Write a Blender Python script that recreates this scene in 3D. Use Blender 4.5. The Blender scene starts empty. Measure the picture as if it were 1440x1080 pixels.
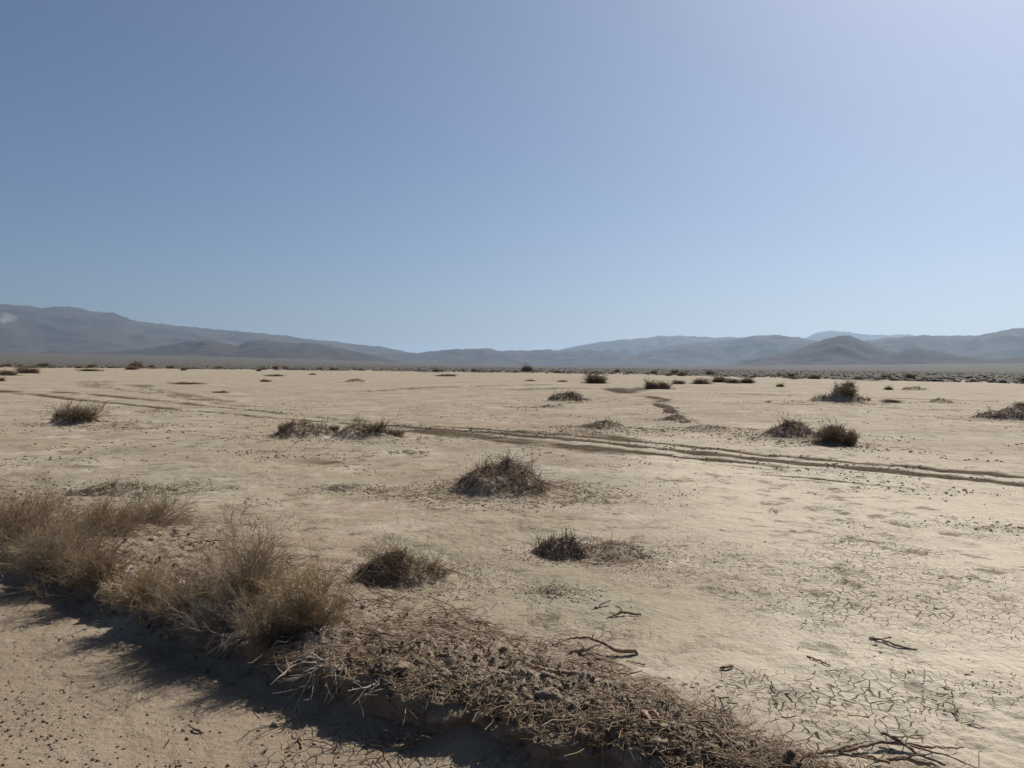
import bpy, math, numpy as np
from mathutils import Vector, Matrix

rng = np.random.default_rng(11)
S = bpy.context.scene
COL = S.collection
PI = math.pi

# ---------------------------------------------------------------- camera
CAMH, FPX = 1.75, 1088.0
PITCH, ROLL = math.atan(23 / FPX), math.radians(0.5)
FWD = np.array([0, math.cos(PITCH), -math.sin(PITCH)])
R0 = np.array([1.0, 0, 0]); U0 = np.array([0, math.sin(PITCH), math.cos(PITCH)])
RT = math.cos(ROLL) * R0 + math.sin(ROLL) * U0
UP = -math.sin(ROLL) * R0 + math.cos(ROLL) * U0
EYE = np.array([0, 0, CAMH])

def ray(px, py):
    return FWD * FPX + RT * (px - 720) - UP * (py - 540)

def W(px, py, z=0.0):                      # where a line of sight meets the level z
    d = ray(px, py)
    return EYE + d * ((z - CAMH) / d[2])

cam = bpy.data.cameras.new('camera'); cam.lens = 36 * FPX / 1440; cam.sensor_width = 36
cam.clip_start = 0.05; cam.clip_end = 150000
co = bpy.data.objects.new('camera', cam); COL.objects.link(co)
M = Matrix.Identity(4)
for i in range(3):
    M[i][0], M[i][1], M[i][2], M[i][3] = RT[i], UP[i], -FWD[i], EYE[i]
co.matrix_world = M
S.camera = co

# ---------------------------------------------------------------- numpy noise
def _h(ix, iy, seed):
    h = (ix * 374761393 + iy * 668265263 + seed * 974634533) & 0xffffffff
    h = ((h ^ (h >> 13)) * 1274126177) & 0xffffffff
    return (h ^ (h >> 16)) & 0xffffffff

def noise(x, y, seed=0):
    x = np.asarray(x, float); y = np.asarray(y, float)
    xf, yf = np.floor(x), np.floor(y)
    ix, iy = xf.astype(np.int64), yf.astype(np.int64)
    fx, fy = x - xf, y - yf
    u = fx * fx * fx * (fx * (fx * 6 - 15) + 10); v = fy * fy * fy * (fy * (fy * 6 - 15) + 10)
    def g(dx, dy):
        a = _h(ix + dx, iy + dy, seed) * (2 * PI / 4294967296.0)
        return np.cos(a) * (fx - dx) + np.sin(a) * (fy - dy)
    a = g(0, 0); b = g(1, 0); c = g(0, 1); d = g(1, 1)
    return 1.5 * ((a + u * (b - a)) + v * ((c + u * (d - c)) - (a + u * (b - a))))

def fbm(x, y, lam, octv=4, seed=0, gain=.5):
    s = 0; a = 1.0; f = 1.0 / lam
    for o in range(octv):
        s = s + a * noise(x * f + 13.7 * o, y * f - 7.1 * o, seed + o); a *= gain; f *= 2.03
    return s

def sstep(a, b, x):
    t = np.clip((np.asarray(x, float) - a) / (b - a), 0, 1)
    return t * t * (3 - 2 * t)

# ---------------------------------------------------------------- mesh helpers
def mesh_np(name, V, F, mat, parent=None, attrs=None, flat=False):
    """V (n,3), F (m,k) -> one linked mesh object"""
    me = bpy.data.meshes.new(name)
    V = np.ascontiguousarray(V, np.float32); F = np.ascontiguousarray(F, np.int32)
    k = F.shape[1]
    me.vertices.add(len(V)); me.vertices.foreach_set('co', V.ravel())
    me.loops.add(F.size); me.loops.foreach_set('vertex_index', F.ravel())
    me.polygons.add(len(F)); me.polygons.foreach_set('loop_start', np.arange(0, F.size, k, dtype=np.int32))
    me.update(calc_edges=True); me.validate()
    if flat: me.shade_flat()
    for an, av in (attrs or {}).items():
        at = me.attributes.new(an, 'FLOAT', 'POINT'); at.data.foreach_set('value', np.ascontiguousarray(av, np.float32))
    me.materials.append(mat)
    o = bpy.data.objects.new(name, me); COL.objects.link(o)
    if parent is not None: o.parent = parent
    return o

def grid_faces(nr, nc, wrap=False):
    a = np.arange(nr * nc).reshape(nr, nc)
    if wrap: a = np.concatenate([a, a[:, :1]], 1)
    return np.stack([a[:-1, :-1], a[:-1, 1:], a[1:, 1:], a[1:, :-1]], -1).reshape(-1, 4)

def tubes(P, Rad, sides=3, tint=None):
    """P (n,k,3) polylines, Rad (n,k) -> V, F, tint"""
    n, k, _ = P.shape
    T = np.gradient(P, axis=1); T /= np.linalg.norm(T, axis=2, keepdims=True) + 1e-9
    ref = rng.normal(size=(n, 1, 3)); A = np.cross(T, np.broadcast_to(ref, T.shape))
    A /= np.linalg.norm(A, axis=2, keepdims=True) + 1e-9
    B = np.cross(T, A)
    th = np.arange(sides) * 2 * PI / sides
    V = P[:, :, None, :] + Rad[:, :, None, None] * (np.cos(th)[:, None] * A[:, :, None, :] + np.sin(th)[:, None] * B[:, :, None, :])
    idx = np.arange(n * k * sides).reshape(n, k, sides)
    nx = np.roll(idx, -1, axis=2)
    F = np.stack([idx[:, :-1], nx[:, :-1], nx[:, 1:], idx[:, 1:]], -1).reshape(-1, 4)
    if tint is None: tint = rng.random(n)
    return V.reshape(-1, 3), F, np.repeat(tint, k * sides)

def join(parts):
    Vs, Fs, Ts, o = [], [], [], 0
    for V, F, t in parts:
        Vs.append(V); Fs.append(F + o); Ts.append(t); o += len(V)
    return np.concatenate(Vs), np.concatenate(Fs), np.concatenate(Ts)

def unit(v): return v / (np.linalg.norm(v, axis=-1, keepdims=True) + 1e-9)

# ---------------------------------------------------------------- materials
def nt(name):
    m = bpy.data.materials.new(name); m.use_nodes = True
    t = m.node_tree; t.nodes.clear()
    return m, t
class NB:
    def __init__(s, t): s.t = t
    def n(s, typ, ins=None, **kw):
        d = s.t.nodes.new(typ)
        for k, v in kw.items(): setattr(d, k, v)
        for k, v in (ins or {}).items():
            if isinstance(v, bpy.types.NodeSocket): s.t.links.new(v, d.inputs[k])
            else: d.inputs[k].default_value = v
        return d
    def noise(s, vec, scale, detail=4, rough=.55, dist=0.0):
        return s.n('ShaderNodeTexNoise', {'Vector': vec, 'Scale': scale, 'Detail': detail, 'Roughness': rough, 'Distortion': dist}).outputs['Fac']
    def ramp(s, fac, a, b):
        return s.n('ShaderNodeMapRange', {'Value': fac, 'From Min': a, 'From Max': b}, clamp=True).outputs['Result']
    def math(s, op, a, b=0.0):
        return s.n('ShaderNodeMath', {0: a, 1: b}, operation=op).outputs[0]
    def mix(s, fac, a, b):
        return s.n('ShaderNodeMix', {0: fac, 6: a, 7: b}, data_type='RGBA').outputs[2]
    def attr(s, name): return s.n('ShaderNodeAttribute', attribute_name=name).outputs['Fac']
def rgb(r, g, b): return (r, g, b, 1)

def finish(nb, color, rough=.95, normal=None, spec=.15, transl=0.0, tcol=None):
    ins = {'Base Color': color, 'Roughness': rough, 'Specular IOR Level': spec}
    if normal is not None: ins['Normal'] = normal
    p = nb.n('ShaderNodeBsdfPrincipled', ins).outputs[0]
    if transl:
        tr = nb.n('ShaderNodeBsdfTranslucent', {'Color': tcol if tcol is not None else color}).outputs[0]
        p = nb.n('ShaderNodeMixShader', {0: transl, 1: p, 2: tr}).outputs[0]
    out = nb.n('ShaderNodeOutputMaterial'); nb.t.links.new(p, out.inputs['Surface'])

def soil_material(name, ground=False, dark=1.0):
    m, t = nt(name); nb = NB(t)
    pos = nb.n('ShaderNodeNewGeometry').outputs['Position']
    big = nb.noise(pos, .09, 4, .55); mid = nb.noise(pos, .9, 5, .6); fine = nb.noise(pos, 14, 5, .65); grit = nb.noise(pos, 110, 3, .6)
    c = nb.mix(nb.ramp(big, .35, .65), rgb(.25, .203, .146), rgb(.30, .254, .194))
    c = nb.mix(nb.math('MULTIPLY', nb.ramp(nb.noise(pos, .23, 5, .6), .46, .60), .8), c, rgb(.245, .228, .168))
    c = nb.mix(nb.math('MULTIPLY', nb.ramp(nb.noise(pos, .41, 5, .65, .4), .50, .62), .65), c, rgb(.215, .158, .118))
    c = nb.mix(nb.math('MULTIPLY', nb.ramp(nb.noise(pos, .62, 6, .68, .6), .53, .63), .6), c, rgb(.40, .355, .29))
    c = nb.mix(nb.math('MULTIPLY', nb.ramp(nb.noise(pos, 1.25, 6, .7, .5), .55, .66), .5), c, rgb(.165, .14, .095))
    c = nb.mix(nb.math('MULTIPLY', nb.ramp(mid, .42, .72), .55), c, rgb(.225, .175, .122))
    c = nb.mix(nb.math('MULTIPLY', nb.ramp(fine, .52, .75), .35), c, rgb(.19, .148, .105))
    c = nb.mix(nb.math('MULTIPLY', nb.ramp(grit, .55, .8), .35), c, rgb(.20, .155, .11))
    bump_in = nb.math('ADD', nb.math('MULTIPLY', fine, .55), nb.math('MULTIPLY', grit, .14))
    if ground:
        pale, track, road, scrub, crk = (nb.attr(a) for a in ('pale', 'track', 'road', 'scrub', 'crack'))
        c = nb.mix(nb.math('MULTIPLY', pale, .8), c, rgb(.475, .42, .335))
        c = nb.mix(nb.math('MULTIPLY', road, .85), c, nb.mix(nb.ramp(mid, .4, .65), rgb(.195, .15, .107), rgb(.235, .186, .135)))
        c = nb.mix(nb.math('MULTIPLY', nb.math('MULTIPLY', road, nb.ramp(nb.noise(pos, 38, 3, .6), .56, .7)), .55), c, rgb(.14, .105, .075))
        c = nb.mix(nb.ramp(track, .06, .55), c, nb.mix(nb.ramp(fine, .4, .65), rgb(.04, .027, .012), rgb(.085, .062, .034)))
        # crumbled, trash-darkened streaks of crust
        st = nb.math('MULTIPLY', nb.ramp(nb.noise(pos, 2.6, 6, .72), .54, .63), nb.ramp(nb.noise(pos, .35, 3, .6), .36, .54))
        st = nb.math('MULTIPLY', st, nb.math('SUBTRACT', 1.0, road))
        c = nb.mix(nb.math('MULTIPLY', st, .8), c, rgb(.13, .10, .065))
        bump_in = nb.math('ADD', bump_in, nb.math('MULTIPLY', st, .35))
        # curling mud cracks
        wv = nb.n('ShaderNodeVectorMath', {0: pos, 1: (1, 1, .15)}, operation='MULTIPLY').outputs[0]
        warp = nb.n('ShaderNodeTexNoise', {'Vector': wv, 'Scale': 5.0, 'Detail': 3.0}).outputs['Color']
        wv2 = nb.n('ShaderNodeVectorMath', {0: warp, 1: (.09, .09, 0), 2: wv}, operation='MULTIPLY_ADD').outputs[0]
        v1 = nb.n('ShaderNodeTexVoronoi', {'Vector': wv2, 'Scale': 14.0}, feature='DISTANCE_TO_EDGE').outputs['Distance']
        patch = nb.math('MULTIPLY', nb.ramp(nb.noise(pos, .55, 4, .6), .53, .66), nb.math('SUBTRACT', 1.0, road))
        width = nb.math('MULTIPLY', nb.math('ADD', nb.math('MULTIPLY', patch, .05), nb.math('MULTIPLY', crk, .065)), nb.ramp(nb.noise(pos, 3.0, 2), .30, .52))
        ck = nb.math('SUBTRACT', 1.0, nb.n('ShaderNodeMapRange', {'Value': v1, 'From Min': 0.0, 'From Max': nb.math('ADD', width, .0005)}, clamp=True).outputs['Result'])
        c = nb.mix(nb.math('MULTIPLY', ck, .48), c, rgb(.10, .075, .05))
        bump_in = nb.math('SUBTRACT', bump_in, nb.math('MULTIPLY', ck, .55))
        bump_in = nb.math('ADD', bump_in, nb.math('MULTIPLY', mid, 1.6))
        rip = nb.noise(pos, 4.5, 3, .6, .8)
        bump_in = nb.math('ADD', bump_in, nb.math('MULTIPLY', nb.math('MULTIPLY', rip, nb.ramp(nb.noise(pos, .5, 2), .38, .6)), 1.1))
        sc = nb.mix(nb.ramp(nb.noise(pos, .05, 6, .7), .40, .6), rgb(.055, .05, .042), rgb(.095, .082, .065))
        c = nb.mix(scrub, c, sc)
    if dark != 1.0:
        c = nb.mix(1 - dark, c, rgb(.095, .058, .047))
    b = nb.n('ShaderNodeBump', {'Strength': .95, 'Distance': .045, 'Height': bump_in}).outputs[0]
    finish(nb, c, .95, b, .1)
    return m

def twig_material(name, a, b, transl=0.0):
    m, t = nt(name); nb = NB(t)
    pos = nb.n('ShaderNodeNewGeometry').outputs['Position']
    f = nb.math('ADD', nb.math('MULTIPLY', nb.attr('tint'), .75), nb.math('MULTIPLY', nb.noise(pos, 9, 3), .35))
    c = nb.mix(f, rgb(*a), rgb(*b))
    finish(nb, c, .8, None, .2, transl)
    return m

def rock_material(name, a, b, s):
    m, t = nt(name); nb = NB(t)
    pos = nb.n('ShaderNodeNewGeometry').outputs['Position']
    f = nb.noise(pos, s, 7, .65)
    c = nb.mix(nb.ramp(f, .36, .64), rgb(*a), rgb(*b))
    pal = nb.attr('scree')
    c = nb.mix(pal, c, rgb(.20, .18, .16))
    bp = nb.n('ShaderNodeBump', {'Strength': .4, 'Distance': 30.0, 'Height': f}).outputs[0]
    finish(nb, c, .95, bp, .05)
    return m

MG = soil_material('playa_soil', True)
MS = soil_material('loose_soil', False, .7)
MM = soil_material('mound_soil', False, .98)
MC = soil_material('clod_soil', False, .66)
M_DRY = twig_material('dry_stems', (.24, .17, .09), (.56, .43, .26), .36)
M_DRYG = twig_material('grey_stems', (.18, .137, .088), (.45, .35, .23), .32)
M_DRYB = twig_material('brown_stems', (.15, .105, .06), (.40, .29, .175), .32)
M_DRYW = twig_material('bleached_stems', (.22, .18, .14), (.42, .37, .31), .1)
M_BR = twig_material('dead_wood', (.075, .048, .034), (.29, .205, .145), 0)
M_LIT = twig_material('twig_litter', (.055, .036, .024), (.27, .195, .125), 0)
M_SHR = twig_material('desert_shrub', (.10, .07, .043), (.29, .21, .135), .1)
M_SHRG = twig_material('olive_shrub', (.125, .097, .058), (.33, .255, .16), .1)
M_SCR = twig_material('scrub', (.042, .037, .03), (.09, .078, .06), 0)

# ---------------------------------------------------------------- tagging
def tag(o, label=None, cat=None, group=None, kind=None):
    for k, v in (('label', label), ('category', cat), ('group', group), ('kind', kind)):
        if v: o[k] = v
    return o
def empty(name, loc, label, cat, group=None, rz=0):
    o = bpy.data.objects.new(name, None); COL.objects.link(o)
    o.location = [float(v) for v in loc]; o.rotation_euler = (0, 0, rz); o.empty_display_size = .1
    return tag(o, label, cat, group)

# ---------------------------------------------------------------- the lie of the land
LIP = np.array([W(x, y, .10)[:2] for x, y in ((-900, 560), (-420, 645), (-150, 712), (0, 768), (200, 848), (400, 925), (517, 962), (667, 999), (867, 1057), (1000, 1088), (1250, 1140), (1700, 1215))])
def resample(P, step):
    d = np.r_[0, np.cumsum(np.linalg.norm(np.diff(P, axis=0), axis=1))]
    s = np.arange(0, d[-1], step)
    return np.stack([np.interp(s, d, P[:, i]) for i in range(P.shape[1])], 1), s
_l, _ = resample(LIP, .1)
ker = np.ones(9) / 9
_p = np.pad(_l, ((4, 4), (0, 0)), 'edge'); LIPS = np.stack([np.convolve(_p[:, i], ker, 'valid') for i in (0, 1)], 1)
# straight run-out of the road edge on both ends
LIPX = np.concatenate([[LIPS[0] + (LIPS[0] - LIPS[8]) * 60], LIPS[::4], [LIPS[-1] + (LIPS[-1] - LIPS[-9]) * 80]])

def polydist(x, y, P, signed=False):
    best = np.full(x.shape, 1e9); sg = np.zeros(x.shape); along = np.zeros(x.shape); acc = 0
    for a, b in zip(P[:-1], P[1:]):
        d = b - a; L = math.hypot(*d) + 1e-9; d = d / L
        ax, ay = x - a[0], y - a[1]
        t = np.clip(ax * d[0] + ay * d[1], 0, L)
        ex, ey = ax - d[0] * t, ay - d[1] * t
        q = ex * ex + ey * ey
        k = q < best
        best = np.where(k, q, best)
        if signed:
            cr = d[0] * ay - d[1] * ax
            sg = np.where(k, np.sign(cr), sg)
        along = np.where(k, acc + t, along)
        acc += L
    best = np.sqrt(best)
    return (best * sg if signed else best), along

def side(x, y):      # signed distance to the bank's lip, > 0 on the playa, < 0 on the road
    x = np.asarray(x, float); y = np.asarray(y, float)
    far = (np.hypot(x, y) > 60)
    out = np.where(far, 30.0, 0.0)
    d = LIPX[-1] - LIPX[0]; d = d / np.hypot(*d)
    out = np.where(far, np.sign(d[0] * (y - LIPX[0][1]) - d[1] * (x - LIPX[0][0])) * 30, 0.0)
    k = ~far
    if k.any():
        s, _ = polydist(x[k], y[k], LIPX, True); out[k] = s
    return out

BAJ_AZ = np.radians([-180, -60, -40, -33, -16, -5, 0, 8, 18, 33, 45, 60, 180])
BAJ_E = np.array([4, 12, 14, 13, 10, 5, 3, 4, 6, 11, 12, 10, 4]) / FPX
ROADZ = -.11
def land(x, y, detail=True):
    x = np.asarray(x, float); y = np.asarray(y, float)
    r = np.hypot(x, y)
    z = .035 * fbm(x, y, 7.0, 3, 5) * sstep(2, 9, r) * (1 - .6 * sstep(150, 500, r))
    if detail:
        sp = np.maximum(r * r / 1750, .01)                # local mesh spacing; drop what it cannot carry
        for lam, amp, sd in ((1.9, .024, 21), (.8, .020, 22), (.33, .017, 23), (.15, .010, 24), (.07, .005, 25), (.035, .0022, 26)):
            w = 1 - sstep(.6, 1.6, sp / lam)
            k = w > 0
            if k.any():
                n_ = np.zeros(r.shape); n_[k] = noise(x[k] / lam, y[k] / lam, sd) * w[k]
                m_ = np.zeros(r.shape); m_[k] = .2 + 1.3 * sstep(0, .45, noise(x[k] / (lam * 6 + 1), y[k] / (lam * 6 + 1), sd + 50))
                z = z + amp * n_ * m_
    s = side(x, y)
    z = z + ROADZ * (1 - sstep(-.12, .12, s))
    az = np.arctan2(x, y)
    z = z + np.interp(az, BAJ_AZ, BAJ_E) * r * sstep(500, 6000, r)
    return z
def gz(x, y): return float(land(np.array([x]), np.array([y]))[0])

# ---------------------------------------------------------------- ground sheet
def build_ground():
    front = np.radians(np.arange(-43, 43.01, .075)); 
    lft = np.radians(np.concatenate([np.arange(-180, -60, 6), np.arange(-60, -43.3, 1.0)])); rgt = -lft[::-1][:-1]
    az = np.concatenate([lft, front, rgt]); az = az[az < PI - 1e-6]
    pix = np.arange(774 * CAMH / 1.9, 774 * CAMH / 330, -.8); r1 = 774 * CAMH / pix
    r = np.concatenate([[.02, .4, .8, 1.2, 1.5, 1.7], r1, np.geomspace(335, 64000, 116)])
    A, R = np.meshgrid(az, r)
    X, Y = (R * np.sin(A)).ravel(), (R * np.cos(A)).ravel()
    Z = land(X, Y)
    rr, aa = R.ravel(), A.ravel()
    track = np.zeros(len(X)); near = (rr < 110) & (np.abs(aa) < .85) & (rr > 2)
    xs0, ys0 = X[near], Y[near]; tr = np.zeros(len(xs0)); dz = np.zeros(len(xs0))
    rs0 = rr[near]
    brk0 = .6 + .8 * noise(xs0 / 2.2, ys0 / 2.2, 61) + .6 * noise(xs0 / .5, ys0 / .5, 62)
    def lay(pts, half, strength, depth, broken=1.0, wob=.12):
        P = np.array([W(px, py)[:2] for px, py in pts]); P, _ = resample(P, .6)
        c0, c1 = P.min(0) - 1.2, P.max(0) + 1.2
        idx = np.where((xs0 > c0[0]) & (xs0 < c1[0]) & (ys0 > c0[1]) & (ys0 < c1[1]))[0]
        if len(idx) == 0: return
        xs, ys, rs, brk = xs0[idx], ys0[idx], rs0[idx], brk0[idx]
        d, al = polydist(xs + wob * noise(xs / 1.7, ys / 1.7, 71), ys + wob * noise(xs / 1.7, ys / 1.7, 72), P)
        h = np.maximum(half, rs * rs / 1750 * .45)
        w = np.exp(-(d / h) ** 4)
        w = w * (sstep(0, 3, al)) * np.clip(1.1 - broken * (1 - brk), 0, 1)
        tr[idx] = np.maximum(tr[idx], w * strength)
        dz[idx] += -.5 * depth * w + .15 * depth * np.exp(-((d - 2 * h) / (.7 * h)) ** 2) * np.clip(brk, 0, 1)
    for px_pts, half, st, dp, br in TRACKS: lay(px_pts, half * 1.35, min(1, st * 1.15), dp, br * 1.15)
    track[near] = tr; Z[near] += dz
    s = side(X, Y)
    road = 1 - sstep(-.35, .1, s + .12 * noise(X / .4, Y / .4, 81))
    # shoreline: beyond it scrub covers the plain
    edge = np.interp(aa, np.arctan((np.array([-1500, 0, 480, 800, 1000, 1300, 1440, 2500]) - 720) / FPX), np.array([430, 420, 330, 285, 215, 165, 150, 140]))
    edge = edge * (1 + .22 * noise(aa * 30, rr * 0 + .5, 91) + .1 * noise(X / 18, Y / 18, 92))
    scrub = sstep(.9, 1.04, rr / edge)
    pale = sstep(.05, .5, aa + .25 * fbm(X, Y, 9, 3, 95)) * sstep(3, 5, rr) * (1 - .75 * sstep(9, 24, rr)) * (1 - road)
    crack = np.zeros(len(X))
    for (px, py, rad, a) in ((465, 1052, .5, .75), (300, 745, 1.3, .8), (1240, 770, .8, 1), (1170, 1000, .7, .7), (1280, 830, 1.6, .45), (960, 790, 1.2, .5), (1120, 860, .7, .4)):
        c = W(px, py)
        crack = np.maximum(crack, a * (1 - sstep(.4, 1.0, np.hypot(X - c[0], Y - c[1]) / rad)))
    V = np.stack([X, Y, Z], 1)
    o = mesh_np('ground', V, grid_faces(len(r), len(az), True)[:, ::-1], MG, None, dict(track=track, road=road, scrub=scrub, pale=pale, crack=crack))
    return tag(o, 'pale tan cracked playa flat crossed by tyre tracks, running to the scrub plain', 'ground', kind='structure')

TRACKS = [
    # the wheel ruts that cross the flat from the right edge to the far left
    ([(1900, 742), (1500, 690), (1440, 683), (1250, 662), (1100, 648), (960, 634), (880, 626), (760, 614), (640, 605), (540, 597)], .17, 1.0, .04, .3),
    ([(1900, 724), (1500, 676), (1300, 659), (1150, 645), (1000, 630), (900, 621), (800, 613), (700, 605), (600, 598)], .14, 1.0, .04, .6),
    ([(1240, 668), (1100, 655), (1000, 645), (900, 637), (840, 632)], .13, .95, .03, .7),
    ([(950, 646), (880, 639), (800, 628), (720, 619), (640, 611), (580, 604)], .42, .72, .01, .7),
    ([(980, 632), (900, 621), (800, 610), (720, 606)], .45, .6, .01, 1.0),
    ([(620, 606), (480, 594), (380, 586), (260, 577), (150, 566), (60, 556), (-60, 545)], .11, .6, .02, 1.15),
    ([(560, 596), (440, 585), (330, 575), (200, 561), (80, 551)], .08, .45, .02, 1.1),
    ([(1440, 700), (1300, 690), (1180, 678), (1060, 668)], .05, .6, .02, 1.0),
    ([(1260, 672), (1100, 660), (940, 648)], .05, .7, .02, 1.1),
    ([(940, 690), (985, 688)], .13, .9, .02, .1), ([(945, 692), (965, 704)], .07, .9, .02, .1),
    ([(310, 636), (350, 634), (400, 637)], .2, .95, -.02, .4), ([(330, 650), (410, 647), (480, 652)], .2, .95, -.02, .5),
    ([(0, 652), (60, 655), (130, 657)], .16, .9, -.02, .8), ([(20, 640), (120, 634)], .05, .6, .02, 1),
    ([(865, 545), (868, 549), (880, 553)], .35, .6, .02, .3), ([(880, 553), (895, 548), (915, 545)], .3, .5, .02, .6),
    ([(905, 556), (930, 562), (925, 567), (940, 574), (948, 584), (965, 596)], .14, .9, .03, .9),
    ([(140, 535), (128, 538), (135, 544), (210, 552), (300, 566), (420, 578)], .18, .3, .02, 1.1),
    ([(195, 540), (205, 546), (260, 556), (330, 566)], .18, .35, .02, 1.1),
    ([(640, 570), (760, 573), (840, 560)], .18, .35, .02, 1.1), ([(700, 548), (800, 546), (870, 547)], .3, .5, .02, .9),
    ([(500, 552), (600, 545), (760, 541)], .35, .4, .02, 1.0), ([(960, 552), (1100, 555), (1300, 562), (1440, 566)], .25, .4, .02, 1.1),
    ([(1010, 566), (1140, 569), (1230, 572), (1400, 580)], .2, .45, .02, 1.1),
    ([(1210, 640), (1300, 643), (1440, 652)], .1, .4, .02, 1.1),
    # wheel marks leading away on the right
    ([(1500, 1120), (1380, 1010), (1300, 960), (1225, 905)], .05, .65, .015, .9), ([(1225, 895), (1245, 905), (1290, 913)], .025, .9, .01, .3),
    ([(1440, 1000), (1395, 960), (1330, 910), (1250, 870)], .05, .35, .012, 1.1),
    ([(1040, 765), (1065, 778), (1080, 790)], .06, .75, .012, .7), ([(1000, 785), (1030, 803), (1045, 810)], .04, .6, .012, .9),
    ([(1135, 733), (1160, 738)], .06, .5, .01, .6), ([(1170, 733), (1185, 738)], .05, .6, .01, .3), ([(1190, 733), (1205, 741)], .05, .6, .01, .3),
]
build_ground()

# ---------------------------------------------------------------- mountains
def mountain(name, label, pts, D, front, back, mat, seed, base_e=None, rough=1.0, scree=None):
    px = np.array([p[0] for p in pts], float); py = np.array([p[1] for p in pts], float)
    n = max(160, int((px[-1] - px[0]) / 1.6)); X = np.linspace(px[0], px[-1], n); Yp = np.interp(X, px, py)
    k = np.hanning(5); k /= k.sum(); Yp = np.convolve(np.pad(Yp, 2, 'edge'), k, 'valid')
    Yd = 1.1 * rough * (1.1 * noise(X / 17, X * 0 + seed, seed) + .9 * np.abs(noise(X / 7, X * 0 + seed, seed + 1)) + .6 * noise(X / 3.4, X * 0 + seed, seed + 4))
    Yd = Yd / FPX
    d = np.stack([ray(a, b) for a, b in zip(X, Yp)]); hl = np.hypot(d[:, 0], d[:, 1])
    az = np.arctan2(d[:, 0], d[:, 1]); Dd = D * (1 + .05 * noise(X / 120, X * 0, seed + 2))
    Hs = CAMH + d[:, 2] / hl * Dd
    m = 56
    u = np.concatenate([np.linspace(-1, 0, 40)[:-1], np.linspace(0, 1, 17)])
    U, AZ = np.meshgrid(u, az, indexing='ij'); DD = np.broadcast_to(Dd, U.shape); HH = np.broadcast_to(Hs, U.shape)
    RR = DD + np.where(U < 0, U * front, U * back)
    XX, YY = RR * np.sin(AZ), RR * np.cos(AZ)
    base = np.interp(AZ, BAJ_AZ, BAJ_E) * RR * sstep(500, 6000, RR) - 6
    q = np.abs(U)
    lam = front * .42
    rid = 1 - np.abs(noise(XX / lam, YY / lam, seed + 5)) * 2
    rid2 = 1 - np.abs(noise(XX / (lam * .4), YY / (lam * .4), seed + 6)) * 2
    qq = np.clip(q * (1 - .55 * rid * np.minimum(q * 2.5, 1) * (1 - q)) - .16 * rid2 * np.minimum(q * 3, 1) * (1 - q), 0, 1)
    Z = base + (HH - base) * (1 - qq) ** 1.35 * np.where(q < 1, 1, 0) + np.where(q >= 1, -25, 0) + Yd[None, :] * DD * (1 - q) ** 9
    # never above the crest line as seen from the flat
    V = np.stack([XX.ravel(), YY.ravel(), Z.ravel()], 1)
    sc = np.zeros(len(V))
    if scree is not None:
        dd = V - EYE; f = dd @ FWD; sx = 720 + FPX * (dd @ RT) / f; sy = 540 - FPX * (dd @ UP) / f
        for cx, cy, rx, ry in scree:
            sc = np.maximum(sc, .8 * (1 - sstep(.4, 1, np.hypot((sx - cx) / rx, (sy - cy) / ry) + .5 * noise(sx / 6, sy / 6, 7))))
    return tag(mesh_np(name, V, grid_faces(len(u), n)[:, ::-1], mat, None, dict(scree=sc)), label, 'mountains', None, 'structure')

MR1 = rock_material('far_rock', (.03, .026, .024), (.07, .06, .052), .0035)
MR2 = rock_material('near_rock', (.025, .02, .018), (.065, .052, .044), .006)
mountain('mountains', 'tall blue mountain range sloping down from the left edge', [(-500, 440), (-300, 420), (-150, 432), (-60, 424), (0, 428), (30, 429), (60, 433), (85, 431), (105, 432), (130, 438), (160, 440), (185, 450), (215, 455), (260, 459), (310, 464), (370, 469), (410, 473), (430, 477), (470, 480), (500, 484), (530, 487), (560, 492), (600, 500), (640, 512)], 14500, 4200, 3000, MR1, 3, scree=[(10, 447, 16, 9)])
mountain('mountains', 'low purple brown foothills in front of the tall left range', [(-400, 500), (-200, 492), (0, 499), (60, 496), (75, 493), (90, 497), (150, 495), (200, 491), (230, 487), (255, 482), (285, 478), (310, 482), (335, 486), (350, 480), (372, 478), (395, 481), (415, 484), (430, 482), (450, 484), (480, 490), (500, 495), (530, 500), (560, 508)], 8200, 1500, 1500, MR2, 8)
mountain('mountains', 'long flat topped blue ridge closing the middle of the horizon', [(480, 510), (515, 502), (540, 497), (580, 497), (610, 494), (640, 491), (680, 490), (700, 493), (740, 493), (765, 492), (790, 494), (830, 492), (870, 497), (930, 505), (990, 513)], 11500, 1900, 2000, MR1, 14)
mountain('mountains', 'pale far ridge rising right of the middle ridge', [(730, 512), (760, 497), (800, 489), (825, 484), (860, 479), (890, 477), (915, 474), (945, 472), (975, 473), (1000, 475), (1030, 474), (1060, 480), (1120, 478), (1200, 490)], 17500, 2400, 2500, MR1, 21)
mountain('mountains', 'broad rounded blue ridge in front of the pale far ridge', [(830, 514), (870, 503), (900, 497), (930, 490), (950, 486), (985, 482), (1020, 478), (1055, 473), (1085, 471), (1120, 474), (1150, 480), (1200, 492), (1260, 508)], 12000, 1900, 2000, MR1, 25)
mountain('mountains', 'faint pointed peak farthest away behind the right ridges', [(1060, 500), (1100, 486), (1130, 476), (1150, 468), (1170, 465), (1200, 468), (1215, 471), (1250, 471), (1275, 470), (1300, 474), (1400, 480), (1480, 500)], 22000, 3000, 2500, MR1, 31)
mountain('mountains', 'dark hump of a hill standing in front of the right ridges', [(1020, 518), (1045, 508), (1070, 503), (1100, 497), (1125, 490), (1145, 482), (1165, 476), (1182, 472), (1195, 472), (1210, 478), (1230, 486), (1250, 494), (1280, 500), (1330, 512)], 7200, 1200, 1300, MR2, 37)
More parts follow.
